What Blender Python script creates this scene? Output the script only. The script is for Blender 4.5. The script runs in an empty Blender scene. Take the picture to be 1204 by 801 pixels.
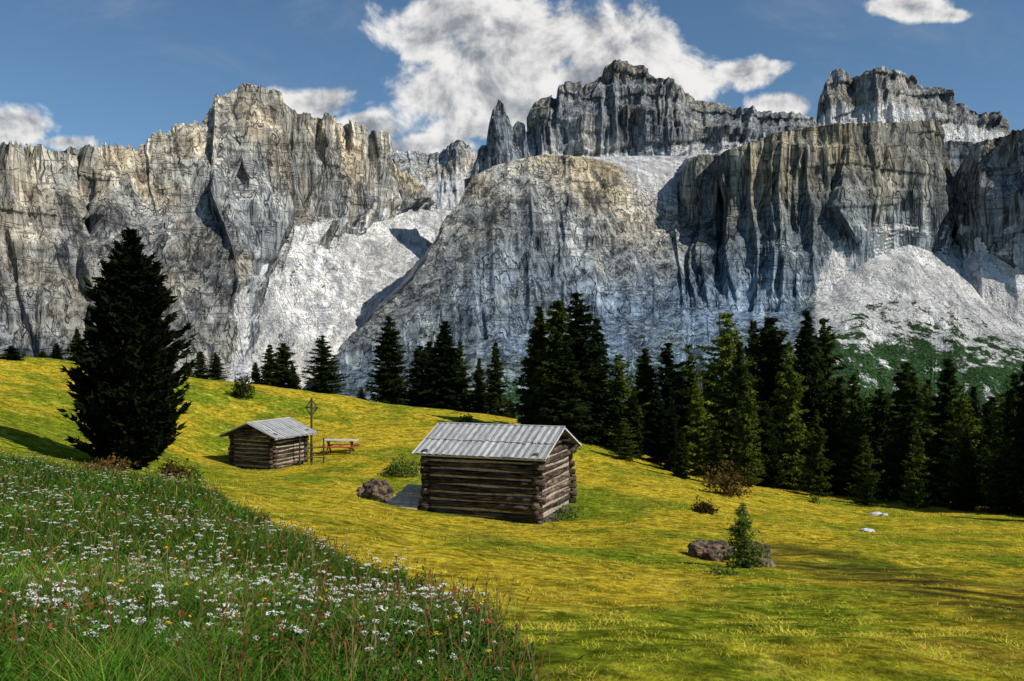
import bpy, math, numpy as np
from mathutils import Vector
rng=np.random.default_rng(7)
F=1100.0;CX=602.0;CY=400.5
SUN=np.array([0.68,-0.33,0.70]);SUN/=np.linalg.norm(SUN)
scene=bpy.context.scene
col=scene.collection
# ---------------- noise
_p=np.random.default_rng(3).permutation(256);_p=np.concatenate([_p,_p,_p])
_g=np.random.default_rng(4).normal(size=(256,3));_g/=np.linalg.norm(_g,axis=1)[:,None]
def pn(x,y,z):
    x=np.asarray(x,float);y=np.asarray(y,float)+0*x;z=np.asarray(z,float)+0*x
    xi=np.floor(x).astype(int);yi=np.floor(y).astype(int);zi=np.floor(z).astype(int)
    xf=x-xi;yf=y-yi;zf=z-zi
    xi&=255;yi&=255;zi&=255
    s=lambda t:t*t*t*(t*(t*6-15)+10)
    u,v,w=s(xf),s(yf),s(zf)
    def gr(a,b,c):
        h=_p[_p[_p[(xi+a)&255]+((yi+b)&255)]+((zi+c)&255)]
        g=_g[h]
        return g[...,0]*(xf-a)+g[...,1]*(yf-b)+g[...,2]*(zf-c)
    L=lambda a,b,t:a+(b-a)*t
    return 1.6*L(L(L(gr(0,0,0),gr(1,0,0),u),L(gr(0,1,0),gr(1,1,0),u),v),L(L(gr(0,0,1),gr(1,0,1),u),L(gr(0,1,1),gr(1,1,1),u),v),w)
def fbm(x,y,z,o=4):
    r=0;a=1
    for i in range(o):
        r=r+a*pn(x*2**i+i*17.3,y*2**i+i*5.1,z*2**i+i*9.7);a*=.5
    return r
def rid(x,y,z): return 1-2*np.abs(pn(x,y,z))
# ---------------- mesh helper
def addcol(me,cname,colors):
    a=me.color_attributes.new(cname,'FLOAT_COLOR','POINT')
    c=np.ones((len(colors),4),dtype=np.float32);c[:,:3]=colors
    a.data.foreach_set("color",c.ravel())
def mk(name,verts,faces,mats=(),parent=None,smooth=False,matidx=None,link=True,colors=None,cname="mask"):
    me=bpy.data.meshes.new(name)
    verts=np.asarray(verts,dtype=np.float32)
    if isinstance(faces,np.ndarray):
        nf,k=faces.shape
        me.vertices.add(len(verts));me.vertices.foreach_set("co",verts.ravel())
        me.loops.add(nf*k);me.loops.foreach_set("vertex_index",faces.astype(np.int32).ravel())
        me.polygons.add(nf);me.polygons.foreach_set("loop_start",np.arange(0,nf*k,k,dtype=np.int32))
        me.polygons.foreach_set("loop_total",np.full(nf,k,dtype=np.int32))
        me.update(calc_edges=True)
    else:
        me.from_pydata([tuple(map(float,v)) for v in verts],[],faces);me.update()
    for m in mats: me.materials.append(m)
    me.polygons.foreach_set("use_smooth",np.full(len(me.polygons),smooth))
    if matidx is not None: me.polygons.foreach_set("material_index",np.asarray(matidx,dtype=np.int32))
    if colors is not None: addcol(me,cname,colors)
    ob=bpy.data.objects.new(name,me)
    if link: col.objects.link(ob)
    if parent: ob.parent=parent
    return ob
def empty(name,loc,label,cat,group=None,rotz=0,scale=1):
    e=bpy.data.objects.new(name,None);col.objects.link(e)
    e.location=loc;e.rotation_euler=(0,0,rotz);e.scale=(scale,)*3 if not isinstance(scale,tuple) else scale
    e["label"]=label;e["category"]=cat
    e.empty_display_size=.2
    if group:e["group"]=group
    return e
def struct(o,label,cat):
    o["kind"]="structure";o["label"]=label;o["category"]=cat
class MB:
    def __init__(s): s.v=[];s.f=[];s.tone=[]
    def box(s,c,sz,R=None,tone=1.):
        c=np.array(c,float);n=len(s.v)
        for dx in(-.5,.5):
            for dy in(-.5,.5):
                for dz in(-.5,.5):
                    p=np.array([dx*sz[0],dy*sz[1],dz*sz[2]])
                    if R is not None:p=R@p
                    s.v.append(c+p)
        for q in((0,1,3,2),(4,6,7,5),(0,4,5,1),(2,3,7,6),(0,2,6,4),(1,5,7,3)): s.f.append([n+i for i in q])
        s.tone+=[tone]*8
    def tube(s,pts,rad,n=8,seed=0,jit=0,tone=1.):
        r=np.random.default_rng(seed);pts=[np.array(p,float) for p in pts];st=len(s.v)
        for i,p in enumerate(pts):
            t=pts[min(i+1,len(pts)-1)]-pts[max(i-1,0)];t/=np.linalg.norm(t)
            a=np.array([0,0,1.]) if abs(t[2])<.9 else np.array([1.,0,0])
            u=np.cross(t,a);u/=np.linalg.norm(u);w=np.cross(t,u)
            for k in range(n):
                an=2*math.pi*k/n;rr=rad[i]*(1+jit*r.normal())
                s.v.append(p+rr*(math.cos(an)*u+math.sin(an)*w))
        for i in range(len(pts)-1):
            for k in range(n):
                k2=(k+1)%n
                s.f.append([st+i*n+k,st+i*n+k2,st+(i+1)*n+k2,st+(i+1)*n+k])
        s.f.append([st+k for k in range(n)][::-1]);s.f.append([st+(len(pts)-1)*n+k for k in range(n)])
        s.tone+=[tone]*(len(pts)*n)
    def obj(s,name,mats,parent=None,smooth=False,link=True,tones=False):
        c=None
        if tones: c=np.repeat(np.array(s.tone)[:,None],3,1)
        return mk(name,s.v,s.f,mats,parent,smooth,link=link,colors=c,cname="tone")
# ---------------- materials
class NT:
    def __init__(s,nt): s.t=nt
    def n(s,ty,**k):
        nd=s.t.nodes.new(ty)
        for a,b in k.items():
            if a.startswith("i_"):
                key=a[2:];key=int(key) if key.isdigit() else key
                s.set(nd.inputs[key],b)
            else:setattr(nd,a,b)
        return nd
    def set(s,inp,b):
        if isinstance(b,bpy.types.NodeSocket): s.t.links.new(b,inp)
        else: inp.default_value=b
    def m(s,op,a,b=0.,c=None,clamp=False):
        nd=s.t.nodes.new("ShaderNodeMath");nd.operation=op;nd.use_clamp=clamp
        s.set(nd.inputs[0],a);s.set(nd.inputs[1],b)
        if c is not None:s.set(nd.inputs[2],c)
        return nd.outputs[0]
    def vm(s,op,a,b=(0,0,0)):
        nd=s.t.nodes.new("ShaderNodeVectorMath");nd.operation=op
        s.set(nd.inputs[0],a);s.set(nd.inputs[1],b)
        return nd.outputs["Value"] if op in("LENGTH","DOT_PRODUCT") else nd.outputs[0]
    def mix(s,f,a,b,bl="MIX"):
        nd=s.t.nodes.new("ShaderNodeMix");nd.data_type="RGBA";nd.blend_type=bl
        c=lambda v:(*v,1) if isinstance(v,tuple) and len(v)==3 else v
        s.set(nd.inputs[0],f);s.set(nd.inputs[6],c(a));s.set(nd.inputs[7],c(b));return nd.outputs[2]
    def ramp(s,f,a,b):
        nd=s.t.nodes.new("ShaderNodeMapRange");nd.interpolation_type="SMOOTHSTEP"
        s.set(nd.inputs[0],f);nd.inputs[1].default_value=a;nd.inputs[2].default_value=b
        return nd.outputs[0]
    def noise(s,vec,sc,det=4,rough=.55,dist=0):
        nd=s.t.nodes.new("ShaderNodeTexNoise");s.set(nd.inputs["Vector"],vec)
        nd.inputs["Scale"].default_value=sc;nd.inputs["Detail"].default_value=det
        nd.inputs["Roughness"].default_value=rough;nd.inputs["Distortion"].default_value=dist
        return nd.outputs[0]
def mat(name):
    m=bpy.data.materials.new(name);m.use_nodes=True
    t=NT(m.node_tree);b=m.node_tree.nodes["Principled BSDF"]
    b.inputs["Roughness"].default_value=.9
    b.inputs["Specular IOR Level"].default_value=.15
    return m,t,b
def simple(name,c1,c2,sc=3,stretch=(1,1,1),bump=.3,bd=.02,rough=.85,tone=False):
    m,t,b=mat(name)
    tc=t.n("ShaderNodeTexCoord").outputs["Object"]
    v=t.vm("MULTIPLY",tc,stretch)
    n1=t.noise(v,sc,6,.65)
    c=t.mix(t.ramp(n1,.3,.7),c1,c2)
    if tone: c=t.mix(1.,c,t.n("ShaderNodeAttribute",attribute_name="tone").outputs["Color"],"MULTIPLY")
    t.set(b.inputs["Base Color"],c)
    bp=t.n("ShaderNodeBump",i_Strength=bump,i_Distance=bd,i_Height=n1)
    t.set(b.inputs["Normal"],bp.outputs[0]);b.inputs["Roughness"].default_value=rough
    return m
def rock_mat(name,dark=1.0):
    m,t,b=mat(name)
    tc=t.n("ShaderNodeTexCoord").outputs["Object"]
    wv=t.n("ShaderNodeTexNoise");t.set(wv.inputs["Vector"],tc);wv.inputs["Scale"].default_value=.014;wv.inputs["Detail"].default_value=3
    tw=t.vm("ADD",tc,t.vm("MULTIPLY",t.vm("SUBTRACT",wv.outputs["Color"],(.5,.5,.5)),(16,16,16)))
    vs=t.vm("MULTIPLY",tw,(1,1,.07))
    n_big=t.noise(tc,.0045,4,.6)
    calm=t.ramp(t.noise(t.vm("MULTIPLY",tc,(1,1,.5)),.008,3,.6),.42,.62)
    streak=t.noise(vs,.035,7,.70,.05)
    fine=t.noise(t.vm("MULTIPLY",tw,(1,1,.12)),.10,7,.74)
    grain=t.noise(tc,.2,6,.8)
    strata=t.noise(t.vm("MULTIPLY",tc,(.10,.10,1.)),.06,5,.75)
    def crack(sc,zs,w):
        n=t.noise(t.vm("MULTIPLY",tw,(1,1,zs)),sc,3,.6)
        return t.ramp(t.m("ABSOLUTE",t.m("SUBTRACT",n,.5)),w,0.)
    ck1=crack(.020,.08,.018);ck2=crack(.055,.10,.018);ck3=t.m("MULTIPLY",t.ramp(t.m("ABSOLUTE",t.m("SUBTRACT",t.noise(t.vm("MULTIPLY",tw,(.12,.12,1)),.035,3,.6),.5)),.014,0.),.55)
    ck=t.m("MAXIMUM",t.m("MAXIMUM",ck1,t.m("MULTIPLY",ck2,.75)),ck3)
    d=dark
    c=t.mix(t.ramp(n_big,.46,.62),(.33*d,.345*d,.355*d),(.46*d,.41*d,.33*d))
    c=t.mix(t.m("MULTIPLY",t.ramp(streak,.52,.60),.85),c,(.10*d,.105*d,.11*d))
    c=t.mix(t.m("MULTIPLY",t.ramp(streak,.47,.37),.7),c,(.76*d,.73*d,.65*d))
    c=t.mix(t.m("MULTIPLY_ADD",calm,.45,.4),c,t.mix(t.ramp(fine,.40,.58),(.25,.25,.26),(1.25,1.25,1.25)),"MULTIPLY")
    c=t.mix(.3,c,t.mix(t.ramp(strata,.43,.54),(.5,.5,.5),(1.2,1.2,1.2)),"MULTIPLY")
    c=t.mix(t.m("MULTIPLY",ck,.8),c,(.05*d,.05*d,.055*d))
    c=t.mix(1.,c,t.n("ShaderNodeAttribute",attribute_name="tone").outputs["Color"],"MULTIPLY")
    at=t.n("ShaderNodeAttribute",attribute_name="mask")
    sep=t.n("ShaderNodeSeparateColor");t.set(sep.inputs[0],at.outputs["Color"])
    geo=t.n("ShaderNodeNewGeometry");sx=t.n("ShaderNodeSeparateXYZ");t.set(sx.inputs[0],geo.outputs["Normal"])
    scn=t.m("ADD",sep.outputs[0],t.m("MULTIPLY",t.m("SUBTRACT",grain,.5),.6))
    sc=t.m("MULTIPLY",t.ramp(scn,.46,.60),t.ramp(sx.outputs[2],.08,.28))
    sn_=t.noise(t.vm("MULTIPLY",tw,(1,.22,.22)),.05,8,.78)
    scc=t.mix(t.ramp(sn_,.38,.58),(.44,.46,.49),(.95,.94,.91))
    scc=t.mix(.6,scc,t.mix(t.ramp(grain,.38,.62),(.55,.55,.56),(1.2,1.2,1.2)),"MULTIPLY")
    c=t.mix(sc,c,scc)
    gn=t.m("ADD",sep.outputs[1],t.m("MULTIPLY",t.m("SUBTRACT",t.noise(tc,.03,8,.75),.5),2.4))
    gc=t.mix(t.ramp(grain,.4,.6),(.018,.042,.018),(.06,.12,.045))
    c=t.mix(t.m("MULTIPLY",t.ramp(gn,.45,.58),t.ramp(sx.outputs[2],.1,.3)),c,gc)
    c=t.mix(t.ramp(sep.outputs[2],.45,.55),c,(.92,.94,.97))
    t.set(b.inputs["Base Color"],c)
    h=t.m("MULTIPLY",t.m("ADD",t.m("MULTIPLY",fine,1.),t.m("MULTIPLY",t.noise(t.vm("MULTIPLY",tw,(1,1,.22)),.4,5,.75),.4)),t.m("MULTIPLY_ADD",calm,.6,.45))
    h=t.m("SUBTRACT",h,t.m("MULTIPLY",ck,.4))
    bp=t.n("ShaderNodeBump",i_Strength=1.,i_Distance=14.0,i_Height=h)
    t.set(b.inputs["Normal"],bp.outputs[0])
    b.inputs["Roughness"].default_value=1;b.inputs["Specular IOR Level"].default_value=0
    return m
# ---------------- terrain
def W(px,py,d): return np.array([(px-CX)/F*d,d,-(py-CY)/F*d])
ctrl=[(0,801,5),(300,801,5),(600,801,5.3),(900,801,6),(1204,801,6.5),
(0,720,8),(300,730,8),(560,735,9),(850,720,12),(1204,720,13),
(0,650,12),(250,650,13.5),(480,685,12.5),(400,650,16),(700,660,22),(950,650,28),(1204,660,27),
(0,590,18),(250,595,20),(150,570,26),(0,545,26),(250,575,25),
(563,608,35),(640,611,36),(480,596,38),(440,585,36),(350,600,30),(750,590,40),(860,660,26),
(300,550,58),(400,540,58),(150,552,38),(230,555,48),(0,500,42),(0,460,57),(0,430,72),(100,470,60),
(120,430,80),(220,443,84),(400,466,90),(500,483,90),(600,493,85),(300,490,75),(450,510,70),(600,540,60),(700,530,68),(800,555,68),
(900,575,66),(1050,598,58),(1204,612,50),(1000,630,40),(1204,640,36)]
cp=[W(*c) for c in ctrl]+[np.array(c,float) for c in [(0,0,-1.65),(-5,0,-1.0),(5,0,-2.5),(-55,-10,4),(-55,40,1),(-55,80,0),(55,-10,-9),(55,40,-12),(55,80,-15),
 (-50,120,-16),(-20,118,-16),(0,118,-19),(25,118,-22),(50,118,-24),(-20,100,-7.5),(-35,95,-5),(0,100,-11),(30,90,-15)]]
cp=np.array(cp)
def U(r2): return np.where(r2>1e-9,.5*r2*np.log(np.maximum(r2,1e-9)),0)
_n=len(cp)
K=U(((cp[:,None,:2]-cp[None,:,:2])**2).sum(-1))+np.eye(_n)*3.0
Pm=np.c_[np.ones(_n),cp[:,:2]]
A=np.block([[K,Pm],[Pm.T,np.zeros((3,3))]])
sol=np.linalg.solve(A,np.r_[cp[:,2],np.zeros(3)])
def ground(x,y):
    x=np.atleast_1d(np.asarray(x,float));y=np.atleast_1d(np.asarray(y,float))+0*x
    sh=x.shape;x=x.ravel();y=y.ravel()
    xc=np.clip(x,-55,55);yc=np.clip(y,-10,120)
    z=np.zeros_like(x)
    for i in range(0,len(x),20000):
        a=xc[i:i+20000];b=yc[i:i+20000]
        z[i:i+20000]=U((a[:,None]-cp[None,:,0])**2+(b[:,None]-cp[None,:,1])**2)@sol[:_n]+sol[_n]+sol[_n+1]*a+sol[_n+2]*b
    z=z-np.clip(y-120,0,900)*.15-np.clip(y-1020,0,None)*.02
    fade=np.clip(y/10,.3,1)
    z+=.12*fade*fbm(x/3,y/3,0*x,2)+.05*pn(x/.8,y/.8,0*x+3)*np.clip((45-y)/30,0,1)+.35*pn(x/14,y/14,0*x+7)*np.clip((y-15)/20,0,1)
    return z.reshape(sh)
def g1(x,y): return float(ground(x,y)[0])
def ray(px,py):
    d=np.concatenate([np.arange(3,30,.1),np.arange(30,120,.25)])
    X=(px-CX)/F*d;Z=-(py-CY)/F*d;g=ground(X,d)
    k=np.where(Z<=g)[0]
    i=k[0] if len(k) else len(d)-1
    return X[i],d[i],g[i]
bx=np.array([[0,.3],[5.5,.05],[7,-.05],[9,-.35],[12,-1.33],[16,-3.2],[20,-5.5],[25,-8.5],[27,-12],[29,-20],[30,-60]])
def zone(x,y):
    b=np.interp(y,bx[:,0],bx[:,1])+.35*pn(x*.7,y*.7,0*x+2)+.2*pn(x*2.5,y*2.5,0*x+2)
    return b-x
wp=np.array([ray(*q)[:2] for q in [(940,659),(1010,670),(1080,684),(1150,702),(1210,716),(1300,735)]])
def worn(x,y):
    dm=np.full(np.shape(x),1e9)
    for a,b in zip(wp[:-1],wp[1:]):
        ab=b-a;tt=np.clip(((x-a[0])*ab[0]+(y-a[1])*ab[1])/(ab@ab),0,1)
        dm=np.minimum(dm,np.hypot(x-a[0]-tt*ab[0],(y-a[1]-tt*ab[1])*.55))
    e=2.1+.7*fbm(x*.3,y*.5,0*x+4,3)
    st=np.clip(.6+1.1*pn(x*.3,y*2.0+x*.9,0*x+6)+.6*pn(x*1.5,y*4.,0*x+8),.05,1)
    return np.exp(-(dm/np.maximum(e,.5))**4)*st
rows=np.concatenate([np.linspace(-10,3,10)[:-1],np.geomspace(3,130,380)[:-1],np.geomspace(130,4500,50)])
us=np.linspace(-1.7,1.7,400)
Y,UU=np.meshgrid(rows,us,indexing="ij")
X=UU*(.62*np.maximum(Y,0)+8)
Z=ground(X,Y)
nr,nc=Y.shape
def gridf(nr,nc):
    i,j=np.meshgrid(np.arange(nr-1),np.arange(nc-1),indexing="ij");a=(i*nc+j).ravel()
    return np.c_[a,a+1,a+nc+1,a+nc]
zz=np.clip(zone(X,Y)*2+.5,0,1)*(Y<30)
pathc=worn(X,Y)
far=np.clip((Y-105)/40,0,1)
def greener(x,y):
    g=.22*np.clip((12-y)/6,0,1)+.08*np.clip((x-4)/8,0,1)*np.clip((45-y)/12,0,1)+.6*np.clip(fbm(x/7,y/9,0*x+50,3),0,1)
    return g+.5*np.exp(-(((x+17)/9)**2+((y-42)/14)**2))+.10*np.clip((-x-8)/15,0,1)*np.clip((y-30)/15,0,1)
mg,t,b=mat("meadow_ground")
tc=t.n("ShaderNodeTexCoord").outputs["Object"]
at=t.n("ShaderNodeAttribute",attribute_name="mask");sp=t.n("ShaderNodeSeparateColor");t.set(sp.inputs[0],at.outputs["Color"])
nb=t.noise(tc,.12,5,.6,.5);nm=t.noise(tc,.9,6,.7);nf=t.noise(tc,9.,6,.75);nn=t.noise(tc,3.,6,.7)
grn=t.n("ShaderNodeAttribute",attribute_name="green").outputs["Fac"]
c=t.mix(t.ramp(t.m("SUBTRACT",nb,t.m("MULTIPLY",grn,.32)),.34,.52),(.22,.29,.025),(.60,.46,.045))
c=t.mix(t.m("MULTIPLY",t.ramp(nm,.5,.60),.65),c,(.14,.18,.02))
c=t.mix(t.m("MULTIPLY",t.ramp(nm,.46,.36),.55),c,(.72,.64,.11))
c=t.mix(t.m("MULTIPLY",t.ramp(t.noise(tc,.35,5,.7),.55,.67),.5),c,(.42,.27,.06))
c=t.mix(.9,c,t.mix(t.ramp(nn,.35,.65),(.34,.36,.3),(1.35,1.3,1.1)),"MULTIPLY")
c=t.mix(.85,c,t.mix(t.ramp(nf,.3,.7),(.38,.4,.33),(1.35,1.3,1.1)),"MULTIPLY")
c=t.mix(t.m("MULTIPLY",sp.outputs[1],t.ramp(nn,.2,.45)),c,(.05,.045,.014))
c=t.mix(sp.outputs[0],c,(.02,.035,.008))
c=t.mix(sp.outputs[2],c,(.02,.035,.012))
t.set(b.inputs["Base Color"],c)
hh=t.m("ADD",nf,t.m("MULTIPLY",nm,1.5))
t.set(b.inputs["Normal"],t.n("ShaderNodeBump",i_Strength=.9,i_Distance=.14,i_Height=hh).outputs[0])
b.inputs["Specular IOR Level"].default_value=0
gr=mk("ground",np.c_[X.ravel(),Y.ravel(),Z.ravel()],gridf(nr,nc),[mg],smooth=True,colors=np.c_[zz.ravel(),pathc.ravel(),far.ravel()])
gv=np.clip(greener(X,Y),0,1).ravel();addcol(gr.data,"green",np.c_[gv,gv,gv])
struct(gr,"rolling yellow-green alpine meadow slope","meadow")
# ---------------- mountains
def massif(name,label,layers,x0,x1,ncol,rows,material,amp=1.,seed=0,snow=(),jag=5,big=1.,ledge=4.,tones=None):
    px=np.linspace(x0,x1,ncol)
    L=[]
    for li,(pts,at) in enumerate(layers):
        p=np.array(pts,float)
        if isinstance(at,list):
            q=np.array(at,float);aa=np.stack([np.interp(px,q[:,0],q[:,k]) for k in(1,2,3)],-1)
        else: aa=np.tile(np.array(at,float),(ncol,1))
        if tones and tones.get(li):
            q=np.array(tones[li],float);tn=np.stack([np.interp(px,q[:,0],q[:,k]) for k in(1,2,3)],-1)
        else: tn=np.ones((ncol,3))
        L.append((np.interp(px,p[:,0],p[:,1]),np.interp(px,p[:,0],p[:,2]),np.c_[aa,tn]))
    nL=len(L);P=[];Q=[]
    for k in range(nL-1):
        n=rows[k]
        for i in range(n if k<nL-2 else n+1):
            s=i/n
            a=L[k];c=L[k+1]
            A_=np.c_[(px-CX)/F*a[1],a[1],-(a[0]-CY)/F*a[1]]
            C_=np.c_[(px-CX)/F*c[1],c[1],-(c[0]-CY)/F*c[1]]
            P.append(A_*(1-s)+C_*s)
            Q.append(a[2]*(1-s)+c[2]*s)
    P=np.array(P);Q=np.array(Q)
    r0=sum(rows[:-1])
    Tc=np.gradient(P[:,:,:2],axis=1)
    k=31;ker=np.ones(k)/k
    Tc=np.stack([np.apply_along_axis(lambda v:np.convolve(np.pad(v,k//2,mode="edge"),ker,"valid"),1,Tc[:,:,i]) for i in(0,1)],-1)
    ln=np.linalg.norm(Tc,axis=-1)
    Tc/=ln[...,None]+1e-9
    N=np.stack([Tc[...,1],-Tc[...,0]],-1)
    s1=np.cumsum(ln[max(0,r0-rows[-2]//2)])+seed*1000.
    S=np.tile(s1,(len(P),1))
    x,y,z=P[...,0],P[...,1],P[...,2]
    o_=np.zeros_like(S)
    S=S+14*pn(S/170,o_,z/300)+4*pn(S/50,o_+4,z/110)+1.*pn(S/16,o_+6,z/30)
    m1=np.clip(.55+1.5*pn(S/190,o_+21,z/300),.02,1.4);m2=np.clip(.4+1.7*pn(S/120,o_+31,z/200),.0,1.4)
    edge=lambda f:1-2*np.abs(f)**.7
    d=big*70*rid(S/270,o_,z/1800)+40*edge(pn(S/105,o_+3,z/1100))*m1+21*edge(pn(S/43,o_+5,z/700))*m2+10*edge(pn(S/18,o_+7,z/320))*m1+4.*rid(S/7.5,o_+9,z/140)*m2
    bl=pn(S/52,o_+2,z/190)+.5*pn(S/24,o_+12,z/95)
    d+=8*np.tanh(bl*12)+3.*np.tanh(pn(S/20,o_+8,z/80)*12)*m1+1.*pn(S/6,y/30,z/12)*m2
    lf=pn(S/260,o_+15,z/55)
    d+=.7*ledge*rid(S/300,o_,z/40+fbm(S/120,o_,z/160,2))+1.3*ledge*np.tanh(lf*12)
    d-=32
    s=13*rid(x/80,y/80,z/500)+5*rid(x/28,y/40,z/150)+1.6*pn(x/6,y/6,z/6)
    D=(d*Q[...,0]+s*(1-Q[...,0]))*amp
    P[...,0]+=N[...,0]*D;P[...,1]+=N[...,1]*D
    j=jag*(pn(px/7.,0*px+seed,0*px)+.6*pn(px/2.8,0*px+seed,0*px+4))+.5*jag*np.tanh(8*pn(px/5.,0*px+seed,0*px+9))
    wgt=np.clip(1-np.abs(np.arange(len(P))-r0)/(rows[-2]*.45),0,1)
    P[...,2]+=wgt[:,None]*j[None,:]
    sn=np.zeros(P.shape[:2])
    ppx=CX+P[...,0]/P[...,1]*F;ppy=CY-P[...,2]/P[...,1]*F
    for (a,c,rx,ry,an) in snow:
        u=(ppx-a)*math.cos(an)+(ppy-c)*math.sin(an);v=-(ppx-a)*math.sin(an)+(ppy-c)*math.cos(an)
        sn=np.maximum(sn,1-.5*np.sqrt((u/rx)**2+(v/ry)**2)+.4*pn(ppx/3,ppy/3,0*ppx))
    o=mk(name,P.reshape(-1,3),gridf(P.shape[0],ncol),[material],smooth=True,colors=np.stack([Q[...,1],Q[...,2],np.clip(sn,0,1)],-1).reshape(-1,3))
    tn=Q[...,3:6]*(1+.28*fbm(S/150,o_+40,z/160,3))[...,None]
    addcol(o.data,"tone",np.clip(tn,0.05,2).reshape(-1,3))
    struct(o,label,"mountain")
    return o
RK=(1,0,0);SC=(0.05,1,0);TR=(.25,1,0)
rm=rock_mat("limestone",1.2)
haze_tint=[(0,.64,.69,.75),(2000,.64,.69,.75)]  # bluish darkening painted on the farther tiers as aerial haze
massif("mountain","distant pale rocky peak with scree",[
 ([(430,330,3800),(610,330,3800)],SC),([(430,250,4100),(520,235,4100),(610,250,4100)],(.4,.9,0)),
 ([(425,225,4350),(445,197,4350),(465,180,4350),(490,178,4350),(503,181,4350),(520,177,4350),(540,167,4350),(552,172,4350),(562,182,4350),(580,200,4350),(610,210,4350)],RK),
 ([(430,240,4700),(610,240,4700)],SC)],425,610,200,[40,80,10],rm,1.1,3,jag=6,tones={1:[(0,1.1,1.1,1.1)],2:[(0,1.1,1.1,1.1)]})
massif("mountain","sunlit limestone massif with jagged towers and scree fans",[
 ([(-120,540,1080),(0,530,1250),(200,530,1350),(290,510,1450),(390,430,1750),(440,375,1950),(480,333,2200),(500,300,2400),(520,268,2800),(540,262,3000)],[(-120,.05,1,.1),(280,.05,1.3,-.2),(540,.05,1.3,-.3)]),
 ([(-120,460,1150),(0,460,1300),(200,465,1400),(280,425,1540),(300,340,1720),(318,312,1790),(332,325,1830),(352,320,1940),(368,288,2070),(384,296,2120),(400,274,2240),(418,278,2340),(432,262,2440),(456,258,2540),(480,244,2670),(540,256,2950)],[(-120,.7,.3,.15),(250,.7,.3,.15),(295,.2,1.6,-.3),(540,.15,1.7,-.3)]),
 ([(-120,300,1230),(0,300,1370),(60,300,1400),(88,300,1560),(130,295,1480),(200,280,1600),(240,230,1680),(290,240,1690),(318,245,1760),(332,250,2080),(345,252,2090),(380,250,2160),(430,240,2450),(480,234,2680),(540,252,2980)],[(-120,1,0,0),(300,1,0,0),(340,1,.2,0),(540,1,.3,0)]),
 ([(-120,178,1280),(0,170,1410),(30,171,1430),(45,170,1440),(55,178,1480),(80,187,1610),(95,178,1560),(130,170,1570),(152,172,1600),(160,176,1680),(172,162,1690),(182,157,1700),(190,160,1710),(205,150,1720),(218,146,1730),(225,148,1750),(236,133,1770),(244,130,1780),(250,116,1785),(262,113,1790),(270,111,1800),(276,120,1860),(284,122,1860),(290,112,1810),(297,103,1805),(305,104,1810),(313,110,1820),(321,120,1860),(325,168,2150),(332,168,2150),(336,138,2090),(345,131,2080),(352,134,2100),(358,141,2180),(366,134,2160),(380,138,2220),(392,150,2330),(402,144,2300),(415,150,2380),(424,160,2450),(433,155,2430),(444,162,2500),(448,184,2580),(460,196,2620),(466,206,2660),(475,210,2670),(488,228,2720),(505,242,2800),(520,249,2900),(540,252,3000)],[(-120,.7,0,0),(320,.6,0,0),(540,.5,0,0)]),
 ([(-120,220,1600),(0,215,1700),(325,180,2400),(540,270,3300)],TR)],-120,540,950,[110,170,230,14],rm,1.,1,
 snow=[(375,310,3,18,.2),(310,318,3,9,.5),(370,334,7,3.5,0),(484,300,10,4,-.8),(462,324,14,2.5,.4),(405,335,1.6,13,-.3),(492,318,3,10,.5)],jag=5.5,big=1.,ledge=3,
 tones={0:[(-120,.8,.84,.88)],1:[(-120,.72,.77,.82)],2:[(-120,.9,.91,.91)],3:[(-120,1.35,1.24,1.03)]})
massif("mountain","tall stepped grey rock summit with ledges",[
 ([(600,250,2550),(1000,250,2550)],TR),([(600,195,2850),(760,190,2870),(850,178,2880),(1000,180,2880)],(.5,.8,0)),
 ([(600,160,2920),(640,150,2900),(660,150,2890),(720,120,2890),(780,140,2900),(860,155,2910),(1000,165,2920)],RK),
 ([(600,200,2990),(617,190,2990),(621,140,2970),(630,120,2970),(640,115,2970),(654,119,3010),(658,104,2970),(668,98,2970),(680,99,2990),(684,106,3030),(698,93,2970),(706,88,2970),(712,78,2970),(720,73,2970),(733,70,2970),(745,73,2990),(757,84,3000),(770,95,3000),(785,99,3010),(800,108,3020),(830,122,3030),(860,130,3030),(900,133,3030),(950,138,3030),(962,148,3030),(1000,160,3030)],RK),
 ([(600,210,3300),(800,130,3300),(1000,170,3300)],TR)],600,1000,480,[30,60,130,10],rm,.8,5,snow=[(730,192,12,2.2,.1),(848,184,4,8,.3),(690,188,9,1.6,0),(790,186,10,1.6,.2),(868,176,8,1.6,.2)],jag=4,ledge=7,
 tones={1:haze_tint,2:haze_tint,3:[(0,.8,.81,.80)]})
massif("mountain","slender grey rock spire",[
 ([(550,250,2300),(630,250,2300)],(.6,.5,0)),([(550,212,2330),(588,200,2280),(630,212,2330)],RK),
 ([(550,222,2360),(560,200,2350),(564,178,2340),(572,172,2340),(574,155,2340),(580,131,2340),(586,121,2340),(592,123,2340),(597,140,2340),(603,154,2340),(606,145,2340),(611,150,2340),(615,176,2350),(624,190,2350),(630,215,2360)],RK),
 ([(550,230,2450),(588,160,2430),(630,230,2450)],RK)],550,630,170,[30,110,10],rm,.45,8,jag=4,ledge=5,tones={1:haze_tint,2:haze_tint})
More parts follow.
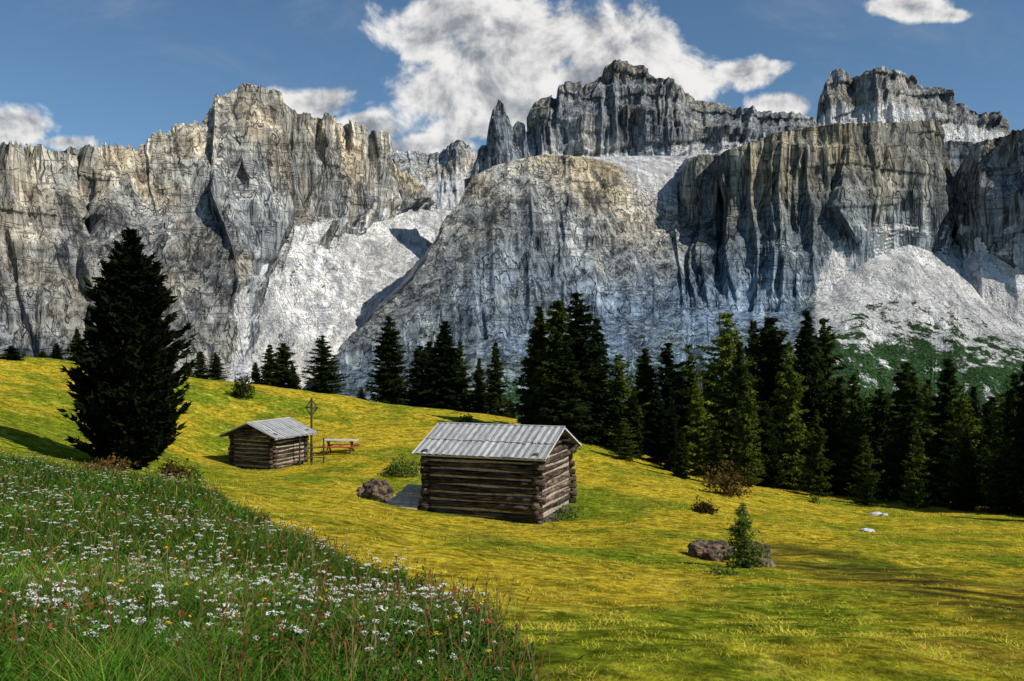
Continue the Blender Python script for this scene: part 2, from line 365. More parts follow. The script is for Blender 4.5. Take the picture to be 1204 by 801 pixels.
massif("mountain","far jagged grey rock crest",[
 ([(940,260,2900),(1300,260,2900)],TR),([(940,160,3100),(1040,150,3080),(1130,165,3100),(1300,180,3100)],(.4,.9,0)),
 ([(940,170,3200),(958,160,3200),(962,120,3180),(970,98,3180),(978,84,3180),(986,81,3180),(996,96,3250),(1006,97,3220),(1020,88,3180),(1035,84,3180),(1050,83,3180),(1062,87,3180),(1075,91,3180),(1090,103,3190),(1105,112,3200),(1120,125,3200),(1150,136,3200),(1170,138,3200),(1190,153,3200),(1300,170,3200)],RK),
 ([(940,190,3500),(1300,190,3500)],TR)],940,1300,420,[30,130,10],rm,.85,11,jag=4,ledge=7,tones={1:haze_tint,2:[(0,.80,.81,.81)]})
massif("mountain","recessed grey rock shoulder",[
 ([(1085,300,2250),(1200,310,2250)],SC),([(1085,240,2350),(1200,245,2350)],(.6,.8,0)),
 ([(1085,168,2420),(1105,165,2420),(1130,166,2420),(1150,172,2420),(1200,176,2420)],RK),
 ([(1085,180,2600),(1200,185,2600)],TR)],1085,1200,140,[30,60,8],rm,.6,13,snow=[(1126,245,11,6,.5)],jag=4,tones={1:haze_tint,2:haze_tint})
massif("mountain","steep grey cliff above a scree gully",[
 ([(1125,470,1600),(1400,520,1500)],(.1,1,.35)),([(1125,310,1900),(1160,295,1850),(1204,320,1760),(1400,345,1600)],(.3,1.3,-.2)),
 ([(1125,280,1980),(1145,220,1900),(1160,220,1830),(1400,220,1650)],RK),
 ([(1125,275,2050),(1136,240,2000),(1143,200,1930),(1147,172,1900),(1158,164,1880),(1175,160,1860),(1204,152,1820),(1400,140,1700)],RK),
 ([(1125,300,2300),(1400,200,2100)],TR)],1125,1400,320,[60,60,120,8],rm,.6,15,snow=[(1157,302,5,16,-.2),(1186,330,24,6,.45),(1150,288,4,9,0),(1168,318,5,10,-.6)],jag=3,tones={1:haze_tint,2:haze_tint,3:[(0,.95,.93,.88)]})
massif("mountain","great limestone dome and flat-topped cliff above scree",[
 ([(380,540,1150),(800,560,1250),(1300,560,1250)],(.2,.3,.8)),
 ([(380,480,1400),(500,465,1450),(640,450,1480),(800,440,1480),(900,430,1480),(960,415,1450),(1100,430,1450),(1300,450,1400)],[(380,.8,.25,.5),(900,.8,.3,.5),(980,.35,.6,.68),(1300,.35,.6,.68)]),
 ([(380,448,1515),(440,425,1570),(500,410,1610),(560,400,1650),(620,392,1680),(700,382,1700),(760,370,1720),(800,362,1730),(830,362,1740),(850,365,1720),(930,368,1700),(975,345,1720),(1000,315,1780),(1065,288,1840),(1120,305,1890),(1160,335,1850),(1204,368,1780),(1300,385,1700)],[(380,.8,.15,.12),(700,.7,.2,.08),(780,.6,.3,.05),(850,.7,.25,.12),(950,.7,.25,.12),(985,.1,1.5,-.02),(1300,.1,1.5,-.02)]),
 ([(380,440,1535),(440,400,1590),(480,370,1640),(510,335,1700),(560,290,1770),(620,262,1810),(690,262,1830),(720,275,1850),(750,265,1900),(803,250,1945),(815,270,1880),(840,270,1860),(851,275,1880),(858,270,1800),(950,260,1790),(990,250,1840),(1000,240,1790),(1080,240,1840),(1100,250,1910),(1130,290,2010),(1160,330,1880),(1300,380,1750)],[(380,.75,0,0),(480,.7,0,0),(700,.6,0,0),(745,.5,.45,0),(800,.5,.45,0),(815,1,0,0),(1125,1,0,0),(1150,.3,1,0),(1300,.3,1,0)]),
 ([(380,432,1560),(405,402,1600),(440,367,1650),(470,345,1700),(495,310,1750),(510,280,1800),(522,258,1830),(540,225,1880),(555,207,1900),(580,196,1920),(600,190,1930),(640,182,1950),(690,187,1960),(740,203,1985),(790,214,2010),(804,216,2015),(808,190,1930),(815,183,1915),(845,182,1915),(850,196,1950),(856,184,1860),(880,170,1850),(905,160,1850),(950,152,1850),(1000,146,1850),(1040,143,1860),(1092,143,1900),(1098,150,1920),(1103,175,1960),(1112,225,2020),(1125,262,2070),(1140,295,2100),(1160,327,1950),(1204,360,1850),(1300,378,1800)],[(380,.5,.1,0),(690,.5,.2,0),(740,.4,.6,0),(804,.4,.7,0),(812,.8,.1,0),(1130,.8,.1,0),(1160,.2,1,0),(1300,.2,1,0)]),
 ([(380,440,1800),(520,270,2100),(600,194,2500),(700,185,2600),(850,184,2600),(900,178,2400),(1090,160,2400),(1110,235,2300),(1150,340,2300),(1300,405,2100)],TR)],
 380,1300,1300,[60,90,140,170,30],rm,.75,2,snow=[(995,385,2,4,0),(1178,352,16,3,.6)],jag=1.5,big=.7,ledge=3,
 tones={1:[(380,.5,.63,.76),(700,.58,.78,1.02),(950,.6,.8,1.0),(1300,.8,.87,.9)],2:[(380,.52,.64,.76),(700,.6,.8,1.06),(850,.64,.86,1.14),(950,.64,.84,1.06),(1300,.9,.92,.95)],  # lower wall tinted blue, haze put into the rock colour
  3:[(380,.60,.67,.73),(600,.68,.73,.77),(700,1.1,1.1,1.06),(790,.9,.94,.98),(815,.74,.74,.71),(850,.52,.56,.56),(960,.50,.54,.54),(1000,.6,.63,.61),(1090,.6,.63,.61),(1300,.8,.8,.8)],  # right wall darkened in colour as shade, dome face lightened as sunlit
  4:[(380,.75,.78,.8),(560,.95,.94,.9),(650,1.4,1.3,1.08),(800,1.3,1.22,1.05),(812,1.0,.96,.85),(850,.85,.81,.68),(950,.82,.78,.66),(1090,.95,.87,.71),(1300,.85,.85,.85)]})  # dome top and cliff rim painted lighter, as if catching the sun
# ---------------- conifers
def leafmat(name,c1,c2,tr=.25):
    m,t,b=mat(name)
    tc=t.n("ShaderNodeTexCoord").outputs["Object"]
    n1=t.noise(tc,1.2,3,.6);n2=t.noise(tc,14.,2,.5)
    f=t.m("MULTIPLY_ADD",n2,.6,t.m("MULTIPLY",n1,.5))
    c=t.mix(t.ramp(f,.4,.7),c1,c2)
    oi=t.n("ShaderNodeObjectInfo").outputs["Random"]
    c=t.mix(1.,c,t.mix(oi,(.5,.6,.55),(2.1,1.9,1.2)),"MULTIPLY")
    t.set(b.inputs["Base Color"],c);b.inputs["Roughness"].default_value=.8;b.inputs["Specular IOR Level"].default_value=.05
    tn=t.n("ShaderNodeBsdfTranslucent");t.set(tn.inputs[0],c)
    mx=t.n("ShaderNodeMixShader",i_Fac=tr);t.set(mx.inputs[1],b.outputs[0]);t.set(mx.inputs[2],tn.outputs[0])
    t.set(m.node_tree.nodes["Material Output"].inputs[0],mx.outputs[0])
    return m
dark=leafmat("dark_needles",(.008,.014,.005),(.034,.052,.014))
black=leafmat("stone_pine_needles",(.002,.004,.002),(.008,.012,.004),.1)
larch=leafmat("larch_needles",(.03,.05,.009),(.11,.145,.025))
bush_m=leafmat("shrub_leaves",(.04,.07,.015),(.12,.17,.04))
brown_m=leafmat("dry_twigs",(.05,.035,.012),(.15,.10,.04))
bark=simple("bark",(.03,.022,.015),(.08,.06,.045),6,(1,1,.3),.6,.03)
def conifer(seed,H=10.,R=1.7,wh=36,nb=8,npos=15,power=.8,leaf=dark,bottom=.04,sz=.34,up=.1,rag=.35,link=False,cnt=4,pr=None):
    r=np.random.default_rng(seed)
    mb=MB();zs=np.linspace(-.3,H*.98,9)
    mb.tube([(.05*r.normal(),.05*r.normal(),z) for z in zs],[max(.012,H*.016*(1-z/H)**.8+.01) for z in zs],8,seed,.06)
    B=[]
    for i in range(wh):
        s=bottom+(1-bottom)*(i/(wh-1))**1.0
        for k in range(nb if s<.9 else 5):
            h=H*(s+r.normal()*.012);h=min(h,H*.985)
            a=r.random()*6.283
            L=R*max(.03,(1-h/H))**power*(1-rag+rag*2*r.random())
            if pr: L=np.interp(h/H,*pr)*R*(1-rag+rag*2*r.random())
            L*=1+.4*float(pn(math.cos(a)*1.3+seed,math.sin(a)*1.3,h/H*6))
            if s<bottom+.1: L*=.8
            if r.random()<.05:L*=.5
            B.append((h,a,L+.06))
    for (h,a,L) in B:
        if L>.5: mb.tube([(0,0,h),(math.cos(a)*L*.8,math.sin(a)*L*.8,h-.12*L+up*L*.5)],[.018*L+.004,.004],4)
    B=np.array(B);h,a,L=B.T
    T=(np.arange(npos)+.5)/npos
    t_=np.tile(T,(len(B),1))+r.normal(size=(len(B),npos))*.03
    hh=np.repeat(h,npos*cnt);aa=np.repeat(a,npos*cnt);LL=np.repeat(L,npos*cnt);tt=np.repeat(t_.ravel(),cnt)
    keep=r.random(len(tt))<np.clip(LL/R*1.6+.25,0,1)
    hh,aa,LL,tt=hh[keep],aa[keep],LL[keep],tt[keep];M=len(tt)
    tt=np.clip(tt,.06,1.05)
    droop=-.32*tt+.30*tt**2.5+up*tt
    side=(r.random(M)-.5)*.75*(1-tt*.6)*LL*.8
    cx=np.cos(aa)*LL*tt-np.sin(aa)*side;cy=np.sin(aa)*LL*tt+np.cos(aa)*side
    cz=hh+droop*LL+r.normal(size=M)*.05-np.abs(side)*.15
    c=np.c_[cx,cy,cz]
    ang=aa+r.normal(size=M)*.8
    dv=np.c_[np.cos(ang),np.sin(ang),-.35+r.normal(size=M)*.45+(up>.3)*.9]
    dv/=np.linalg.norm(dv,axis=1)[:,None]
    q=r.normal(size=(M,3));w=np.cross(dv,q);w/=np.linalg.norm(w,axis=1)[:,None]
    s_=sz*(.6+.8*r.random(M))[:,None]*(.55+.45*np.minimum(1,LL/R*1.5))[:,None]
    V=np.stack([c-dv*s_*.4,c+w*s_*.2,c+dv*s_*.75,c-w*s_*.2],1).reshape(-1,3)
    crown=mk("crown",V,np.arange(4*M).reshape(-1,4),[leaf],link=link)
    trunk=mb.obj("trunk",[bark],smooth=True,link=link)
    return trunk,crown,H
protos=[conifer(11,R=1.7,npos=15),conifer(12,R=1.45,wh=32,rag=.5),conifer(13,R=2.0,power=.6,rag=.45),conifer(14,R=1.55,power=.9,rag=.3,wh=40),conifer(15,R=1.25,wh=38,power=.55,rag=.45),conifer(16,R=1.9,wh=30,power=.75,rag=.55)]
lprotos=[conifer(21,R=1.9,wh=28,nb=7,npos=13,leaf=larch,rag=.45,sz=.3,power=.65),conifer(22,R=1.7,wh=28,nb=7,npos=13,leaf=larch,rag=.5,sz=.3,power=.75),conifer(23,R=2.,wh=26,nb=7,npos=13,leaf=larch,rag=.55,sz=.3,power=.55)]
NTREE=0
def tree(px,top,d,hw,kind=0,label="dark green conifer standing at the meadow edge",grp="conifers around the meadow"):
    global NTREE
    x=(px-CX)/F*d;y=d;g=g1(x,y)
    zt=-(top-CY)/F*d;H=max(zt-g,1.)
    ps=protos if kind==0 else lprotos
    tr,cr,h0=ps[NTREE%len(ps)]
    sc=H/h0
    sxy=(hw*1.18/F*d)/(1.7 if kind==0 else 1.75)
    e=empty("conifer_tree",(x,y,g-.1),label,"tree",grp,rotz=(NTREE*2.399)%6.28,scale=(sxy,sxy,sc))
    e.rotation_euler[0]=.015*math.sin(NTREE*3.3);e.rotation_euler[1]=.015*math.cos(NTREE*2.1)
    for o in(tr,cr):
        c=o.copy();col.objects.link(c);c.parent=e
    NTREE+=1
    return e
for (px,top,d,hw) in [(13,405,76,14),(67,402,84,10),(50,412,88,7),(90,385,86,12),(235,412,90,10),(253,413,90,10),(222,425,92,7),(316,404,94,15),(333,402,95,15),(345,425,96,11),(301,425,96,8),(380,393,92,19),(425,455,96,8),
   (457,370,92,26),(492,405,96,16),(522,376,92,31),(505,400,97,18),(540,400,97,16),(563,420,92,13),(583,401,90,16),(600,470,94,8)]:
    tree(px,top,d,hw,label="small dark conifer on the meadow ridge" if hw<17 else "tall dark spruce on the meadow ridge",grp="conifers on the meadow ridge")
for (px,top,d,hw) in [(632,358,76,28),(655,352,73,30),(680,342,74,38),(702,372,76,24),(664,400,70,30)]:
    tree(px,top,d,hw,label="tall dark spruce in a dense clump",grp="conifers around the meadow")
R_=[(728,415,74,22,1),(745,455,72,14,0),(757,408,78,20,0),(785,401,77,26,0),(773,450,70,17,0),(790,470,66,15,0),(812,403,84,16,1),(822,455,68,20,1),(838,430,80,20,0),(852,366,76,34,1),(868,400,72,22,0),
(886,375,80,22,0),(906,371,76,32,0),(945,363,74,36,0),(928,400,70,26,1),(968,372,80,28,0),(985,440,72,22,0),(1003,438,70,26,1),(1036,455,70,20,0),(1020,470,76,18,0),(1066,424,67,28,0),(1048,460,80,20,1),(1090,450,78,20,1),(1112,419,64,34,0),(1128,450,62,22,1),(1146,452,66,22,0),(1165,475,70,18,0),(1180,460,60,22,1),(1196,436,58,26,0),(1212,415,56,28,0),(1172,500,62,16,1),(1135,500,60,16,0),(1245,400,55,30,0),(1290,430,60,30,0),
(870,470,66,14,1),(960,480,66,16,1),(900,470,68,16,0),(800,500,62,12,0),(1225,500,50,20,0),(735,490,66,13,1),(842,505,62,14,0),(880,440,66,18,1),(1018,510,62,13,1),(1078,500,60,14,1)]
for (px,top,d,hw,k) in R_:
    tree(px,top,d,hw,k,label="light green larch at the forest edge" if k else "dark spruce at the forest edge",grp="conifers around the meadow")
for i in range(38):
    px=712+i*16.5+rng.normal()*6;d=82+rng.random()*16
    tree(px,rng.uniform(435,505),d,rng.uniform(15,25),int(rng.random()<.35),label="conifer deeper in the forest edge",grp="conifers around the meadow")
bp_=conifer(77,H=10.,R=1.98,wh=62,nb=14,npos=20,bottom=.03,leaf=black,sz=.36,up=.55,rag=.30,pr=([0,.1,.25,.4,.55,.7,.82,.92,1],[.9,1.,.95,.84,.69,.52,.34,.17,.03]))
x,y=(153-CX)/F*38,38.;g=g1(x,y);Hb=-(268-CY)/F*38-g
e=empty("stone_pine",(x,y,g-.1),"large dense nearly black stone pine standing alone on the meadow","tree",scale=(1,1,Hb/10))
for o in bp_[:2]:
    col.objects.link(o);o.parent=e
# ---------------- bushes
def bush(name,px,py,w,h,m,label,n=900,cat="shrub",sz=.12,d=None,irr=.35):
    x,y,g=ray(px,py) if d is None else ((px-CX)/F*d,d,g1((px-CX)/F*d,d))
    Wd=w/F*y/2;Hh=h/F*y
    r=np.random.default_rng(int(px*7+py))
    mb=MB()
    e=empty(name,(x,y,g-.03),label,cat)
    for k in range(9):
        a=r.random()*6.28;q=r.random()*.8*Wd
        mb.tube([(0.02*math.cos(a),.02*math.sin(a),-.05),(q*.5*math.cos(a),q*.5*math.sin(a),Hh*.45),(q*math.cos(a),q*math.sin(a),Hh*.8)],[.03*Hh+.005,.018*Hh+.004,.006],5)
    mb.obj("stem",[bark],e)
    v=r.normal(size=(n,3));v/=np.linalg.norm(v,axis=1)[:,None];v[:,2]=np.abs(v[:,2])
    rad=(.3+.7*r.random(n)**.5)*(1+irr*1.4*pn(v[:,0]*2.4,v[:,1]*2.4,v[:,2]*2.4+px))
    c=v*rad[:,None]*np.array([Wd,Wd,Hh])
    dv=v*.6+r.normal(size=(n,3))*.6;dv/=np.linalg.norm(dv,axis=1)[:,None]
    w_=np.cross(dv,r.normal(size=(n,3)));w_/=np.linalg.norm(w_,axis=1)[:,None]
    s=sz*(.6+.8*r.random(n))[:,None]
    V=np.stack([c-dv*s*.5,c+w_*s*.3,c+dv*s*.7,c-w_*s*.3],1).reshape(-1,3)
    mk("foliage",V,np.arange(4*n).reshape(-1,4),[m],e)
bush("shrub",285,468,26,30,dark,"small dark round shrub on the slope",1500,sz=.14)
bush("shrub",472,560,52,20,bush_m,"low leafy green shrub behind the plank deck",1400)
bush("shrub",853,582,54,32,brown_m,"loose brownish green dry shrub at the forest edge",1300,sz=.16,irr=.9)
bush("shrub",828,603,30,12,brown_m,"low brown heather mound in the meadow",900,sz=.1,irr=.7)
bush("shrub",205,562,34,18,brown_m,"reddish low shrub at the pine foot",1100,sz=.1,irr=.7)
bush("shrub",228,570,16,22,bush_m,"small green shrub beside the pine",500,sz=.1,irr=.7)
bush("shrub",120,556,60,16,brown_m,"low brownish heather below the pine",1400,sz=.1,irr=.8)
bush("shrub",958,592,12,12,bush_m,"tiny green shrub in the meadow",250,sz=.1)
bush("shrub",658,612,54,16,bush_m,"weedy green growth at the hut corner",1300,sz=.09,irr=.8)
bush("shrub",548,500,20,14,dark,"small dark juniper below the spruces",500,sz=.14)
bush("shrub",440,584,44,10,bush_m,"green weeds around the brown boulder",700,sz=.08,irr=.8)
bush("shrub",850,676,30,8,bush_m,"green weeds at the foot of the boulders",500,sz=.06,irr=.8)
xf,yf,gf=ray(873,668)
fp=conifer(31,H=2.,R=.62,wh=19,nb=8,npos=9,leaf=leafmat("young_fir_needles",(.045,.075,.02),(.11,.16,.045)),sz=.11,bottom=.03,rag=.4,cnt=3)
Hf=(668-590)/F*yf
e=empty("young_fir",(xf,yf,gf-.05),"sparse light green young fir growing between two boulders","tree",scale=Hf/2)
for o in fp[:2]: col.objects.link(o);o.parent=e
rockm=simple("lichen_boulder",(.025,.02,.016),(.24,.17,.125),3.6,(1,1,1),1.,.08)
pale=simple("pale_boulder",(.4,.38,.36),(.7,.68,.66),4,(1,1,1),.6,.03)
def boulder(px,py,w,h,m,label,seed,name="boulder",d=None,cat="rock"):
    x,y,g=ray(px,py)
    if d: x,y=(px-CX)/F*d,d;g=g1(x,y)
    n1,n2=72,44
    th=np.linspace(0,2*math.pi,n1,endpoint=False);ph=np.linspace(.02,math.pi-.02,n2)
    P_,T_=np.meshgrid(ph,th,indexing="ij")
    v=np.stack([np.sin(P_)*np.cos(T_),np.sin(P_)*np.sin(T_),np.cos(P_)],-1)
    s=np.sign(v)*np.abs(v)**.85
    a,b_,c_=v[...,0]+seed,v[...,1],v[...,2]
    r=1+.38*fbm(a*1.2,b_*1.2,c_*1.2,2)+.14*fbm(a*4,b_*4,c_*4,3)+.1*rid(a*2.5,b_*2.5,c_*2.5)
    V=s*r[...,None]*np.array([w/F*y/2,w/F*y/2*.8,h/F*y*.68])
    f=[]
    for i in range(n2-1):
        for j in range(n1): f.append([i*n1+j,i*n1+(j+1)%n1,(i+1)*n1+(j+1)%n1,(i+1)*n1+j][::-1])
    f.append(list(range(n1)));f.append([ (n2-1)*n1+k for k in range(n1)][::-1])
    o=mk(name,V.reshape(-1,3),f,[m],smooth=False);o.location=(x,y,g+h/F*y*.08);o["label"]=label;o["category"]=cat
    return o
boulder(836,656,48,24,rockm,"brown lichen covered boulder beside a young fir",1)
boulder(890,668,36,34,rockm,"upright brown boulder beside a young fir",5,d=yf+.5)
boulder(441,588,38,26,rockm,"rounded brown mossy boulder near the plank deck",9)
boulder(1020,625,15,4,pale,"pale grey stone lying in the meadow",12)
boulder(1030,605,14,3,pale,"flat pale stone in the meadow",15)
boulder(1040,607,8,3,pale,"small pale stone in the meadow",18)
# ---------------- huts
def logmat(name,c1,c2):
    m,t,b=mat(name)
    tc=t.n("ShaderNodeTexCoord").outputs["Object"]
    v=t.vm("MULTIPLY",tc,(.7,.7,9))
    n1=t.noise(v,2.2,7,.7);n2=t.noise(t.vm("MULTIPLY",tc,(1.5,1.5,3)),1.6,4,.6)
    c=t.mix(t.ramp(n1,.38,.66),c1,c2)
    c=t.mix(.7,c,t.mix(t.ramp(n2,.35,.65),(.45,.42,.4),(1.4,1.4,1.4)),"MULTIPLY")
    c=t.mix(1.,c,t.n("ShaderNodeAttribute",attribute_name="tone").outputs["Color"],"MULTIPLY")
    t.set(b.inputs["Base Color"],c)
    t.set(b.inputs["Normal"],t.n("ShaderNodeBump",i_Strength=1.,i_Distance=.03,i_Height=n1).outputs[0])
    return m
wood=logmat("weathered_logs",(.008,.006,.005),(.17,.125,.095))
roofm=simple("weathered_roof_boards",(.26,.265,.27),(.52,.52,.52),5,(3,.5,.5),.5,.01,tone=True)
trim=simple("pale_trim_board",(.4,.4,.38),(.62,.62,.6),5,(1,1,1),.3,.01)
stone=simple("foundation_stone",(.03,.028,.02),(.13,.12,.09),5,(1,1,1),.8,.04)
chink=simple("pale_moss_chinking",(.2,.16,.12),(.52,.43,.34),5,(1,1,2),.6,.02)
def hut(loc,rotz,Lx,Ly,hw,rise,over,overx,label,nlog,seed):
    r=np.random.default_rng(seed)
    e=empty("log_hut",loc,label,"hut","log huts on the meadow",rotz)
    dl=hw/nlog;R=dl*.5
    def logw(pts,axis,gain=1.):
        mb=MB()
        for (a,b2,fixed,z,k) in pts:
            n=9;P_=[];ph=r.random()*6;am=.012+.016*r.random();off=.015*r.normal()
            for i in range(n):
                s=a+(b2-a)*i/(n-1);j=off+am*math.sin(ph+i*.7);jz=.014*math.sin(ph*2+i*.9)
                P_.append((s,fixed+j,z+jz) if axis==0 else (fixed+j,s,z+jz))
            q=R*(.78+.20*r.random());tp=r.normal()*.10
            mb.tube(P_,[q*(1+tp*(i/n-.5)) for i in range(n)],10,int(seed*100+k),.05,tone=gain*(.4+1.*r.random()))
        return mb.obj("wall",[wood],e,smooth=True,tones=True)
    ex=.24
    for sgn in(-1,1):
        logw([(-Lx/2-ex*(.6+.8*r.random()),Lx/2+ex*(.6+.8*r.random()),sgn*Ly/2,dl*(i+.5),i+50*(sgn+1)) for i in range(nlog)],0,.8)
        pts=[]
        for i in range(nlog+int(rise/dl)):
            z=dl*(i+1.0)
            hl=Ly/2+ex*(.6+.8*r.random()) if z<=hw else (Ly/2)*(1-(z-hw+R)/rise)
            if hl>.12: pts.append((-hl,hl,sgn*Lx/2,z,i+300+50*(sgn+1)))
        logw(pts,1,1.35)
    mb=MB();mb.box((0,0,hw/2),(Lx+.11,Ly+.11,hw*.98));mb.obj("chinking",[chink],e)
    mb=MB();mb.box((0,0,-.2),(Lx-.05,Ly-.05,.44))
    for k in range(40):
        a=r.random()*4;s=(a%1)-.5
        p=[(s*Lx,-Ly/2),(s*Lx,Ly/2),(-Lx/2,s*Ly),(Lx/2,s*Ly)][int(a)]
        an=r.random()*3;Rm=np.array([[math.cos(an),-math.sin(an),0],[math.sin(an),math.cos(an),0],[0,0,1]])
        mb.box((p[0],p[1],-.26+.06*r.random()),(.25+.2*r.random(),.2,.2+.1*r.random()),Rm)
    mb.obj("foundation",[stone],e)
    mb=MB()
    hy=Ly/2+over;sl=math.atan2(rise,Ly/2);zr=hw+rise+R*.6
    Ls=hy/math.cos(sl)
    def brd(sgn,x,w,s0,s1,lift,tone,th=.024):
        sm=(s0+s1)/2;an=-sgn*sl
        Rm=np.array([[1,0,0],[0,math.cos(an),-math.sin(an)],[0,math.sin(an),math.cos(an)]])
        mb.box((x,sgn*(math.cos(sl)*sm+math.sin(sl)*lift),zr-math.sin(sl)*sm+math.cos(sl)*lift),(w,s1-s0,th),Rm,tone)
    for sgn in(-1,1):
        x=-Lx/2-overx;i=0;xe=Lx/2+overx
        while x<xe-.03:
            w=min(.12+.03*r.random(),xe-x)
            split=Ls*(.52+.015*r.normal())
            up=.018*(i%2);dk=(.62 if i%2==0 else 1.12)*(.88+.24*r.random())
            brd(sgn,x+w/2,w-.012,split-.1,Ls+.02*r.normal(),.012+up+.004*r.normal(),dk*(.88+.24*r.random()))
            brd(sgn,x+w/2,w-.012,-.02,split+.05,.045+up+.004*r.normal(),dk*(.88+.24*r.random()))
            x+=w;i+=1
        brd(sgn,0,Lx+2*overx-.02,0,Ls-.03,-.012,.35,.02)
    mb.obj("roof",[roofm],e,tones=True)
    mb=MB()
    for sgn in(-1,1):
        for sx in(-1,1):
            an=-sgn*sl;Rm=np.array([[1,0,0],[0,math.cos(an),-math.sin(an)],[0,math.sin(an),math.cos(an)]])
            sm=Ls/2+.03
            mb.box((sx*(Lx/2+overx+.02),sgn*math.cos(sl)*sm,zr-math.sin(sl)*sm+.04),(.025,Ls+.02,.055),Rm)
        mb.box((0,sgn*(math.cos(sl)*(Ls-.08)),zr-math.sin(sl)*(Ls-.08)-.06),(Lx+2*overx-.05,.06,.05))
    mb.box((0,.05,zr+.085),(Lx+2*overx+.02,.14,.025))
    mb.obj("rake_board",[trim],e)
    mb=MB()
    for (yy,z) in[(0,zr-.12),(-Ly/4,zr-rise/2-.1),(Ly/4,zr-rise/2-.1),(-Ly/2,zr-rise-.1),(Ly/2,zr-rise-.1)]:
        mb.tube([(-Lx/2-overx+.05,yy,z-.03),(Lx/2+overx-.05,yy,z-.03)],[.09,.085],8,3,.02)
    mb.obj("purlin",[wood],e,smooth=True,tones=True)
    return e
th=math.radians(-20)
corner=W(632,612,34.);fx_=np.array([math.cos(th),math.sin(th)]);fy_=np.array([-math.sin(th),math.cos(th)])
Lx,Ly=4.4,3.9
cen=corner[:2]-fx_*Lx/2+fy_*Ly/2
zb=corner[2]
hut((cen[0],cen[1],zb-.02),th,Lx,Ly,2.34,.76,.38,.42,"weathered log hut with grey board gable roof on the meadow",8,2)
th2=math.radians(90-24)
Lx2,Ly2=3.05,3.0
c2=W(321,550,56.)
f2=np.array([math.cos(th2),math.sin(th2)]);n2_=np.array([-math.sin(th2),math.cos(th2)])
cen2=c2[:2]+f2*Lx2/2+n2_*Ly2/2
hut((cen2[0],cen2[1],max(c2[2],g1(cen2[0],cen2[1]))-.05),th2,Lx2,Ly2,2.0,.58,.62,.55,"small square log hut with grey board roof beside a signpost",8,4)
grey=simple("pale_wood_planks",(.50,.36,.22),(.85,.68,.46),4,(1,1,1),.5,.01,tone=True)
dk=cen-fx_*(Lx/2+1.05)+fy_*(-1.2)
e=empty("plank_deck",(dk[0],dk[1],g1(dk[0],dk[1])-.02),"low pale plank ramp beside the log hut","deck",rotz=th)
mb=MB()
Rx=np.array([[1,0,0],[0,math.cos(.26),-math.sin(.26)],[0,math.sin(.26),math.cos(.26)]])
for i in range(9):
    p=Rx@np.array([.04*rng.normal(),-1.1+i*.27,0])
    mb.box((p[0],p[1],p[2]+.44+.01*rng.normal()),(1.45,.21,.045),Rx,.6+.5*rng.random())
mb.obj("deck_board",[grey],e,tones=True)
mb=MB()
for a in(-.6,.6): mb.box((a,0,.35),(.1,2.4,.1),Rx)
mb.obj("joist",[wood],e,tones=True)
for a in(-.6,.6):
    for b_ in(-1,1):
        mb=MB();mb.box((a,b_,.02),(.1,.1,.36+b_*.44 if b_>0 else .2));mb.obj("leg",[wood],e,tones=True)
redm=simple("red_painted_boards",(.35,.05,.03),(.5,.1,.06),4,(1,1,1),.2,.005)
tx,ty,tz=ray(400,533)
e=empty("picnic_table",(tx,ty,tz),"picnic table with pale top and reddish benches","table",rotz=-.15)
mb=MB()
for i in range(4): mb.box((0,-.33+i*.22,.85),(2.3,.2,.05))
mb.obj("table_top",[trim],e)
for s in(-1,1):
    mb=MB();mb.box((0,s*.75-.08,.48),(2.3,.15,.05));mb.box((0,s*.75+.09,.48),(2.3,.15,.05));mb.obj("bench_seat",[redm],e)
for s in(-1,1):
    mb=MB();mb.tube([(s*.8,-.45,0),(s*.8,.25,.83)],[.06,.06],6);mb.tube([(s*.8,.45,0),(s*.8,-.25,.82)],[.055,.055],6);mb.box((s*.87,0,.43),(.07,1.8,.07));mb.obj("leg",[wood],e,tones=True)
sx_,sy_,sz_=ray(366,543)
e=empty("wayside_cross",(sx_,sy_,sz_),"thin wooden wayside cross with crossed top braces","cross")
Hp=(543-468)/F*sy_
mb=MB();mb.tube([(0,0,-.2),(.02,0,Hp)],[.075,.06],8,2,.03);mb.obj("post",[wood],e,tones=True)
mb=MB();mb.tube([(-.42,0,Hp-.62),(.42,0,Hp-.62)],[.045,.045],6)
for a,b_ in(((-.36,Hp-.62),(0,Hp-.1)),((.36,Hp-.62),(0,Hp-.1)),((-.36,Hp-.62),(0,Hp-1.15)),((.36,Hp-.62),(0,Hp-1.15))): mb.tube([(a[0],.06,a[1]),(b_[0],.06,b_[1])],[.035,.035],6)
mb.obj("crossbar",[wood],e,tones=True)
rx,ry,rz=ray(352,548)
e=empty("wooden_railing",(rx,ry,rz),"rough wooden pole railing next to the small hut","fence",rotz=.15)
for xx in(0,.75,1.45):
    mb=MB();mb.tube([(xx,0,-.2),(xx+.02,0,1.7 if xx!=.75 else 1.3)],[.055,.045],7,2,.04);mb.obj("post",[wood],e,tones=True)
for z in(.45,1.05):
    mb=MB();mb.tube([(-.15,-.07,z),(1.6,-.07,z+.05)],[.04,.04],6,3,.04);mb.obj("rail",[wood],e,tones=True)
